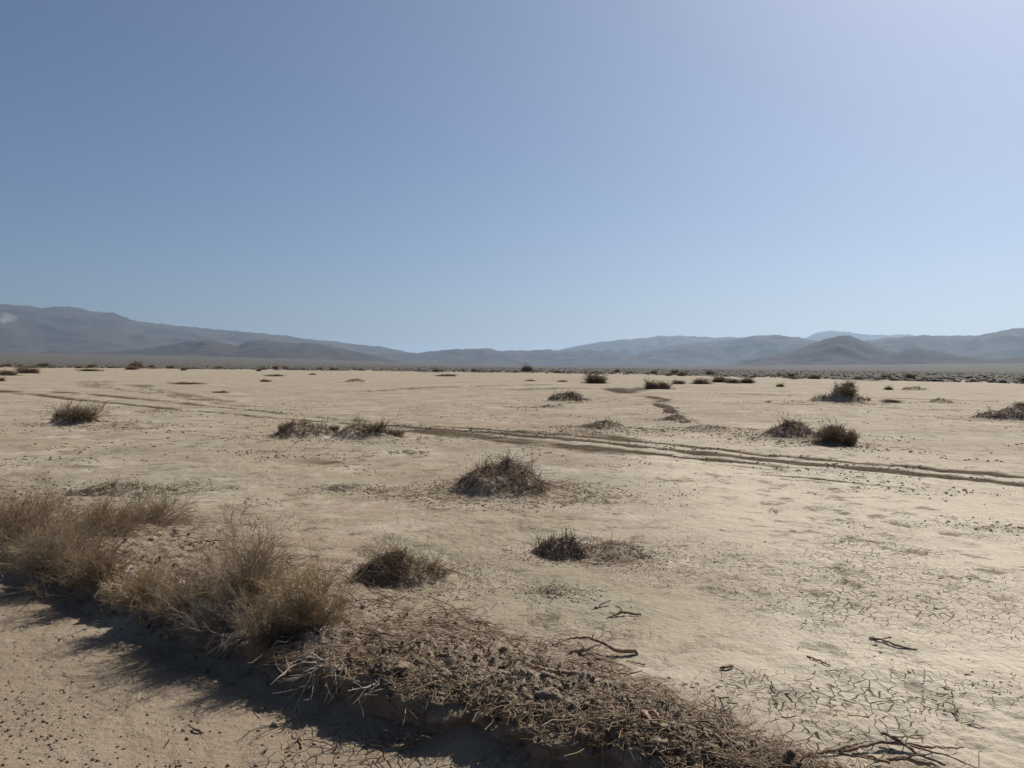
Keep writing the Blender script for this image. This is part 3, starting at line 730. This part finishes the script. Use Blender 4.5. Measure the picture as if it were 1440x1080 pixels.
for x, y, w, h, lab, f in ((955, 540, 24, 6, 'pale flat shrub at the left end of the long far thicket', 1), (985, 540, 36, 8, 'widest shrub in the left half of the long far thicket', 1), (1012, 538, 30, 9, 'middle shrub of the long far thicket', 0),
                           (1032, 539, 26, 7, 'shrub right of the middle in the long far thicket', 1), (1050, 539, 26, 8, 'dark shrub at the right end of the long far thicket', 0),
                           (1097, 544, 14, 5, 'small lone shrub right of the long far thicket', 0), (1192, 545, 20, 8, 'dark tuft just behind the wedge shaped mound', 0), (1250, 548, 14, 5, 'little shrub left of the far dark wedge mound', 0),
                           (374, 537, 22, 6, 'small dark hummock shrub left of the flat far mound', 2), (385, 529, 38, 4, 'flat shrub above the small dark hummock shrub', 2), (627, 529, 44, 5, 'flat wide shrub above the middle of the far flats', 2),
                           (40, 525, 34, 8, 'rust brown shrub on the far flats near the left edge', 0), (12, 528, 28, 7, 'left neighbour of the rust brown shrub by the left edge', 1), (2, 536, 10, 5, 'tiny dark shrub cut by the left edge', 0),
                           (184, 520, 20, 5, 'dark double shrub on the far left shore', 0), (200, 518, 24, 4, 'flat shrub right of the dark double shrub on the far shore', 2), (258, 521, 10, 4, 'tiny round shrub on the far left shore', 0),
                           (364, 522, 9, 4, 'small round shrub above the flat shrub on the left flats', 0), (440, 527, 14, 3, 'low shrub on the flats above the flat far mound', 2), (745, 536, 20, 4, 'low shrub left of the big round lone shrub', 2),
                           (790, 537, 22, 4, 'low shrub close left of the big round lone shrub', 2), (265, 540, 60, 5, 'thin flat brush strip on the left flats', 2), (310, 553, 30, 5, 'low brush patch nearer than the thin flat strip', 2),
                           (1440, 573, 26, 7, 'small shrub behind the mound at the right edge', 1), (128, 522, 40, 5, 'sloping flat shrub on the far shore at the left', 2), (1080, 566, 12, 4, 'tiny twig shrub left of the wedge shaped mound', 2),
                           (1255, 566, 32, 5, 'pale flat shrub between the wedge shaped mound and the lone low mound', 1)):
    shrub(x, y, w, h, lab, FS, f)
ED = lambda x: float(np.interp(x, [0, 480, 800, 1000, 1300, 1440], [515.5, 520, 524, 528, 534, 537]))
LINE = 'tiny shrubs in a line along the far edge of the flat'
for x in np.sort(rng.uniform(-20, 1460, 120)):
    w = rng.uniform(4, 13) * (1.0 if rng.random() < .8 else 1.8)
    shrub(x, ED(x) + rng.uniform(-1.6, 2.2) * (.6 if x < 800 else 1.2), w, w * rng.uniform(.22, .42), 'tiny dark shrub in the line along the far edge of the flat', LINE, int(rng.integers(0, 3)))
# scrub beyond the shore, a mass
n = 7000
a = np.radians(rng.uniform(-40, 42, n)); e0 = np.interp(a, np.arctan((np.array([-1500, 0, 480, 800, 1000, 1300, 1440, 2500]) - 720) / FPX), [430, 420, 330, 285, 215, 165, 150, 140])
r = e0 * (.93 + 9 * rng.random(n) ** 1.8)
pp = np.stack([r * np.sin(a), r * np.cos(a)], 1); zz = land(pp[:, 0], pp[:, 1])
sz = (.10 + .36 * rng.random(n) ** 1.7) * np.minimum(1 + r / 900, 3)
V, F = lumps(np.c_[pp, zz + sz * .15], sz, ICO_V, ICO_F, .55, .45)
tag(mesh_np('scrub', V, F, M_SCR, None, dict(tint=np.repeat(rng.random(n), len(ICO_V)))), 'dark low scrub covering the plain beyond the playa', 'scrub', None, 'stuff')

# ---------------------------------------------------------------- single branches and roots
def branch(label, lines, group='dead branches lying about', mat=M_BR, name='dead_branch', cat='branch', sides=6):
    """lines: [(px, py, height above ground, radius)] in order along each limb"""
    parts = []; first = None
    for ln in lines:
        P = []
        for px, py, hz, rd in ln:
            q = WT(px, py, hz); P.append([q[0], q[1], q[2] + hz, rd])
        P = np.array(P)
        Q, _ = resample(P, .02) if len(P) > 1 else (P, 0)
        Q = np.concatenate([Q, P[-1:]])
        if len(Q) < 3: Q = np.stack([P[0] + (P[-1] - P[0]) * f for f in (0, .33, .66, 1)])
        if first is None: first = P[0, :3].copy()
        C = Q[:, :3] + rng.normal(size=(len(Q), 3)) * .0025
        R_ = Q[:, 3] * (1 + .18 * rng.normal(size=len(Q)).clip(-1.5, 1.5))
        V, F, t = tubes(C[None], R_[None], sides)
        m_ = len(V)
        V = np.concatenate([V, C[:1], C[-1:]]); t = np.concatenate([t, t[:1], t[:1]])
        cap = [[i, (i + 1) % sides, m_, m_] for i in range(sides)]
        parts.append((V, F, t))
    V, F, t = join(parts)
    o = mesh_np(name, V - first, F, mat, None, dict(tint=t)); o.location = [float(v) for v in first]
    return tag(o, label, cat, group)

branch('forked dark branch lying alone on the pale playa', [[(902, 864, .01, .006), (885, 862, .02, .010), (873, 860, .03, .012), (862, 866, .012, .007), (853, 869, .005, .003)], [(875, 861, .025, .009), (873, 855, .05, .006), (866, 852, .05, .003)], [(866, 864, .02, .005), (858, 861, .03, .003)]])
branch('short bleached stick propped behind the forked dark branch', [[(837, 854, .008, .010), (845, 849, .02, .011), (858, 844, .035, .008)]], mat=M_DRYW)
branch('long arched stick ending in a blunt broken tip by the bank', [[(785, 905, .02, .004), (800, 897, .05, .006), (828, 896, .07, .008), (850, 905, .06, .010), (866, 915, .03, .011), (893, 915, .02, .013)], [(893, 915, .02, .012), (897, 920, .005, .006)], [(832, 898, .07, .005), (834, 893, .10, .003)]])
branch('dark pointed root spike under the long arched stick', [[(800, 917, .01, .012), (825, 913, .03, .014), (843, 905, .06, .004)], [(822, 914, .03, .006), (818, 906, .06, .003)]])
branch('thin twig on the flat beside the blunt broken tip', [[(880, 929, .008, .003), (895, 932, .01, .004), (907, 935, .008, .005)]])
branch('thick curved root looping out of the bank top', [[(740, 934, .01, .010), (775, 945, .03, .014), (815, 952, .02, .014), (850, 950, .02, .010)]])
branch('dark hooked root at the lower right part of the bank', [[(900, 1002, .02, .010), (908, 1010, .05, .012), (925, 1022, .03, .012), (960, 1022, .02, .009)], [(905, 1004, .04, .008), (918, 1000, .06, .006), (928, 1012, .03, .005)]])
for i, (a_, b_, lab) in enumerate((((968, 1012), (1035, 1048), 'upper one of the parallel dark roots sloping down the bank'), ((975, 1020), (1030, 1062), 'middle one of the parallel dark roots sloping down the bank'), ((960, 1018), (1010, 1058), 'lower one of the parallel dark roots sloping down the bank'))):
    mx, my = (a_[0] + b_[0]) / 2 + 6, (a_[1] + b_[1]) / 2 - 6
    branch(lab, [[(a_[0], a_[1], .01, .006), (mx, my, .03, .008), (b_[0], b_[1], .01, .005)]])
branch('branched dry limb spread out in the bottom right corner', [[(1180, 1058, .01, .008), (1240, 1043, .03, .008), (1300, 1050, .03, .006), (1355, 1052, .02, .003)], [(1240, 1030, .05, .008), (1262, 1040, .04, .008), (1290, 1060, .03, .007), (1330, 1075, .02, .005)], [(1275, 1048, .04, .005), (1330, 1062, .04, .004), (1375, 1080, .02, .003)], [(1250, 1035, .05, .004), (1300, 1038, .06, .003)]])
branch('straight stick pointing left from the dry limb in the corner', [[(1137, 1062, .01, .007), (1165, 1056, .02, .008), (1205, 1046, .03, .005)]])
branch('dark tangle of limbs below the dry limb in the corner', [[(1230, 1070, .02, .009), (1270, 1066, .04, .010), (1310, 1074, .02, .008)], [(1260, 1068, .04, .006), (1300, 1062, .05, .004)], [(1215, 1062, .02, .005), (1250, 1072, .03, .006)]])
branch('small dark bent twig lying right of the middle of the playa', [[(1222, 897, .006, .006), (1240, 899, .015, .008), (1262, 908, .012, .006), (1290, 914, .005, .004)], [(1240, 899, .012, .004), (1252, 896, .02, .003)]])
branch('dark short twig left of the small bent twig', [[(1135, 922, .006, .004), (1150, 928, .012, .006), (1167, 936, .006, .005)]])
branch('little black lump of wood alone on the flat', [[(1012, 940, .008, .008), (1022, 938, .015, .013), (1031, 936, .015, .008)]])
branch('pale twig and its dark partner on the road by the bank', [[(401, 1052, .005, .003), (418, 1040, .02, .004), (433, 1020, .04, .003)], [(414, 1028, .02, .004), (425, 1042, .015, .005), (424, 1052, .005, .004)], [(424, 1040, .015, .003), (455, 1043, .02, .004), (474, 1052, .008, .003)]], mat=M_LIT)
branch('white splinter standing in the gravel of the road', [[(233, 1049, .004, .004), (238, 1040, .03, .004)]], mat=M_DRYW, cat='splinter', name='splinter')
branch('dark scrap of bark lying on the road', [[(270, 1024, .006, .006), (276, 1026, .015, .008), (286, 1029, .006, .005)]], name='bark_scrap', cat='bark')
# roots and stems hanging out of the bank face
def root_cluster(px, py, n, Ls, label, mat=M_DRYW, spread=.6, down=-.35):
    p = WT(px, py); b = np.tile(p, (n, 1)) + rng.normal(size=(n, 3)) * [.05, .04, .01]
    d = unit(np.stack([rng.normal(-.45, spread, n), rng.normal(-.75, spread * .6, n), rng.normal(down, .35, n) + .25], 1))
    P0 = stems(b, d, rng.uniform(.5, 1, n) * Ls, 6, .3, .25); P1 = child_stems(P0, 3, .5, .4, 4, .3, .3, 0)
    V, F, t = join([tubes(P0, .0038 * np.linspace(1, .45, 6)[None] * rng.uniform(.6, 1.4, (n, 1)), 4), tubes(P1, .0017 * np.linspace(1, .5, 4)[None] * np.ones((len(P1), 1)), 3)])
    o = mesh_np('root_cluster', V - p, F, mat, None, dict(tint=t)); o.location = [float(v) for v in p]
    tag(o, label, 'roots', 'bare roots poking out of the bank')
root_cluster(465, 930, 22, .24, 'bleached root fan drooping over the shaded bank under the round bush')
root_cluster(545, 955, 12, .17, 'knobbly pale roots on the bank lip right of the root fan')
root_cluster(340, 893, 26, .2, 'grey root tangle below the tallest bush')
root_cluster(70, 790, 18, .25, 'yellowish root tuft over the dark bank end near the left edge')
root_cluster(250, 845, 12, .2, 'sparse root tuft in the shade under the golden tuft')
root_cluster(850, 1020, 12, .14, 'small brown roots on the lip above the deepest shade', M_LIT)
root_cluster(580, 1042, 14, .12, 'twiggy clump on the road edge at the foot of the bank', M_LIT, .8, .1)
def boulder(px, py, spx, label):
    p = WT(px, py); s = spx * math.hypot(p[0], p[1]) / FPX / 2
    V = ICO_V.copy(); import bmesh
    bm = bmesh.new(); bmesh.ops.create_icosphere(bm, subdivisions=4, radius=1)
    V = np.array([v.co[:] for v in bm.verts]); F = np.array([[v.index for v in f.verts] for f in bm.faces]); bm.free()
    V = V * (1 + .28 * noise(V[:, :1] * 1.4 + px, V[:, 1:2] * 1.4 + V[:, 2:] * 1.1, int(px)) + .12 * noise(V[:, :1] * 4 + px, V[:, 1:2] * 4 + V[:, 2:] * 3, int(py)))
    o = mesh_np('dirt_clod', V * s * np.array([1.1, 1, .8]), F, MC); o.location = [float(v) for v in p + [0, 0, s * .3]]
    tag(o, label, 'clod', 'large dirt clods on the bank')
boulder(772, 988, 36, 'largest rounded dirt clod on the lip of the bank'); boulder(748, 992, 24, 'smaller clod touching the largest clod on its left')
boulder(565, 945, 26, 'knobbly clod at the lip beside the knobbly pale roots'); boulder(925, 1052, 26, 'dark clod low on the bank under the hooked root'); boulder(625, 952, 18, 'small clod in the middle of the bank top')

# ---------------------------------------------------------------- air, sky, sun
AZ, EL = math.radians(40), math.radians(47)
def haze_box():
    x, y0, y1, z0, z1 = 60000, -12000, 68000, -140, 1250
    V = np.array([[sx, sy, sz] for sz in (z0, z1) for sx, sy in ((-x, y0), (x, y0), (x, y1), (-x, y1))], float)
    F = np.array([[3, 2, 1, 0], [4, 5, 6, 7], [0, 1, 5, 4], [1, 2, 6, 5], [2, 3, 7, 6], [3, 0, 4, 7]])
    m, t = nt('haze_air'); nb = NB(t)
    v = nb.n('ShaderNodeVolumePrincipled', {'Color': rgb(.56, .76, 1.0), 'Density': 3.3e-5, 'Anisotropy': .42}).outputs[0]
    out = nb.n('ShaderNodeOutputMaterial'); t.links.new(v, out.inputs['Volume'])
    tag(mesh_np('haze', V, F, m), 'thin blue haze lying over the whole valley', 'haze', None, 'stuff')
haze_box()

w = bpy.data.worlds.new('World'); S.world = w; w.use_nodes = True
t = w.node_tree; t.nodes.clear()
sky = t.nodes.new('ShaderNodeTexSky'); sky.sky_type = 'NISHITA'; sky.sun_disc = False
sky.sun_elevation = EL; sky.sun_rotation = AZ; sky.altitude = 1000; sky.air_density = .85; sky.dust_density = 4.2; sky.ozone_density = 5
bg = t.nodes.new('ShaderNodeBackground'); bg.inputs['Strength'].default_value = .06
ow = t.nodes.new('ShaderNodeOutputWorld')
t.links.new(sky.outputs[0], bg.inputs[0]); t.links.new(bg.outputs[0], ow.inputs[0])
sl = bpy.data.lights.new('sun', 'SUN'); sl.energy = 5.0; sl.angle = math.radians(.5); sl.color = (1, .94, .85)
so = bpy.data.objects.new('sun', sl); COL.objects.link(so)
sd = Vector((math.sin(AZ) * math.cos(EL), math.cos(AZ) * math.cos(EL), math.sin(EL)))
so.rotation_euler = sd.to_track_quat('Z', 'Y').to_euler(); so.location = (20, 20, 30)

S.view_settings.view_transform = 'Standard'; S.view_settings.look = 'None'; S.view_settings.gamma = 1; S.view_settings.exposure = .4
S.view_settings.use_curve_mapping = False
S.cycles.max_bounces = 6; S.cycles.volume_bounces = 0; S.cycles.use_denoising = True
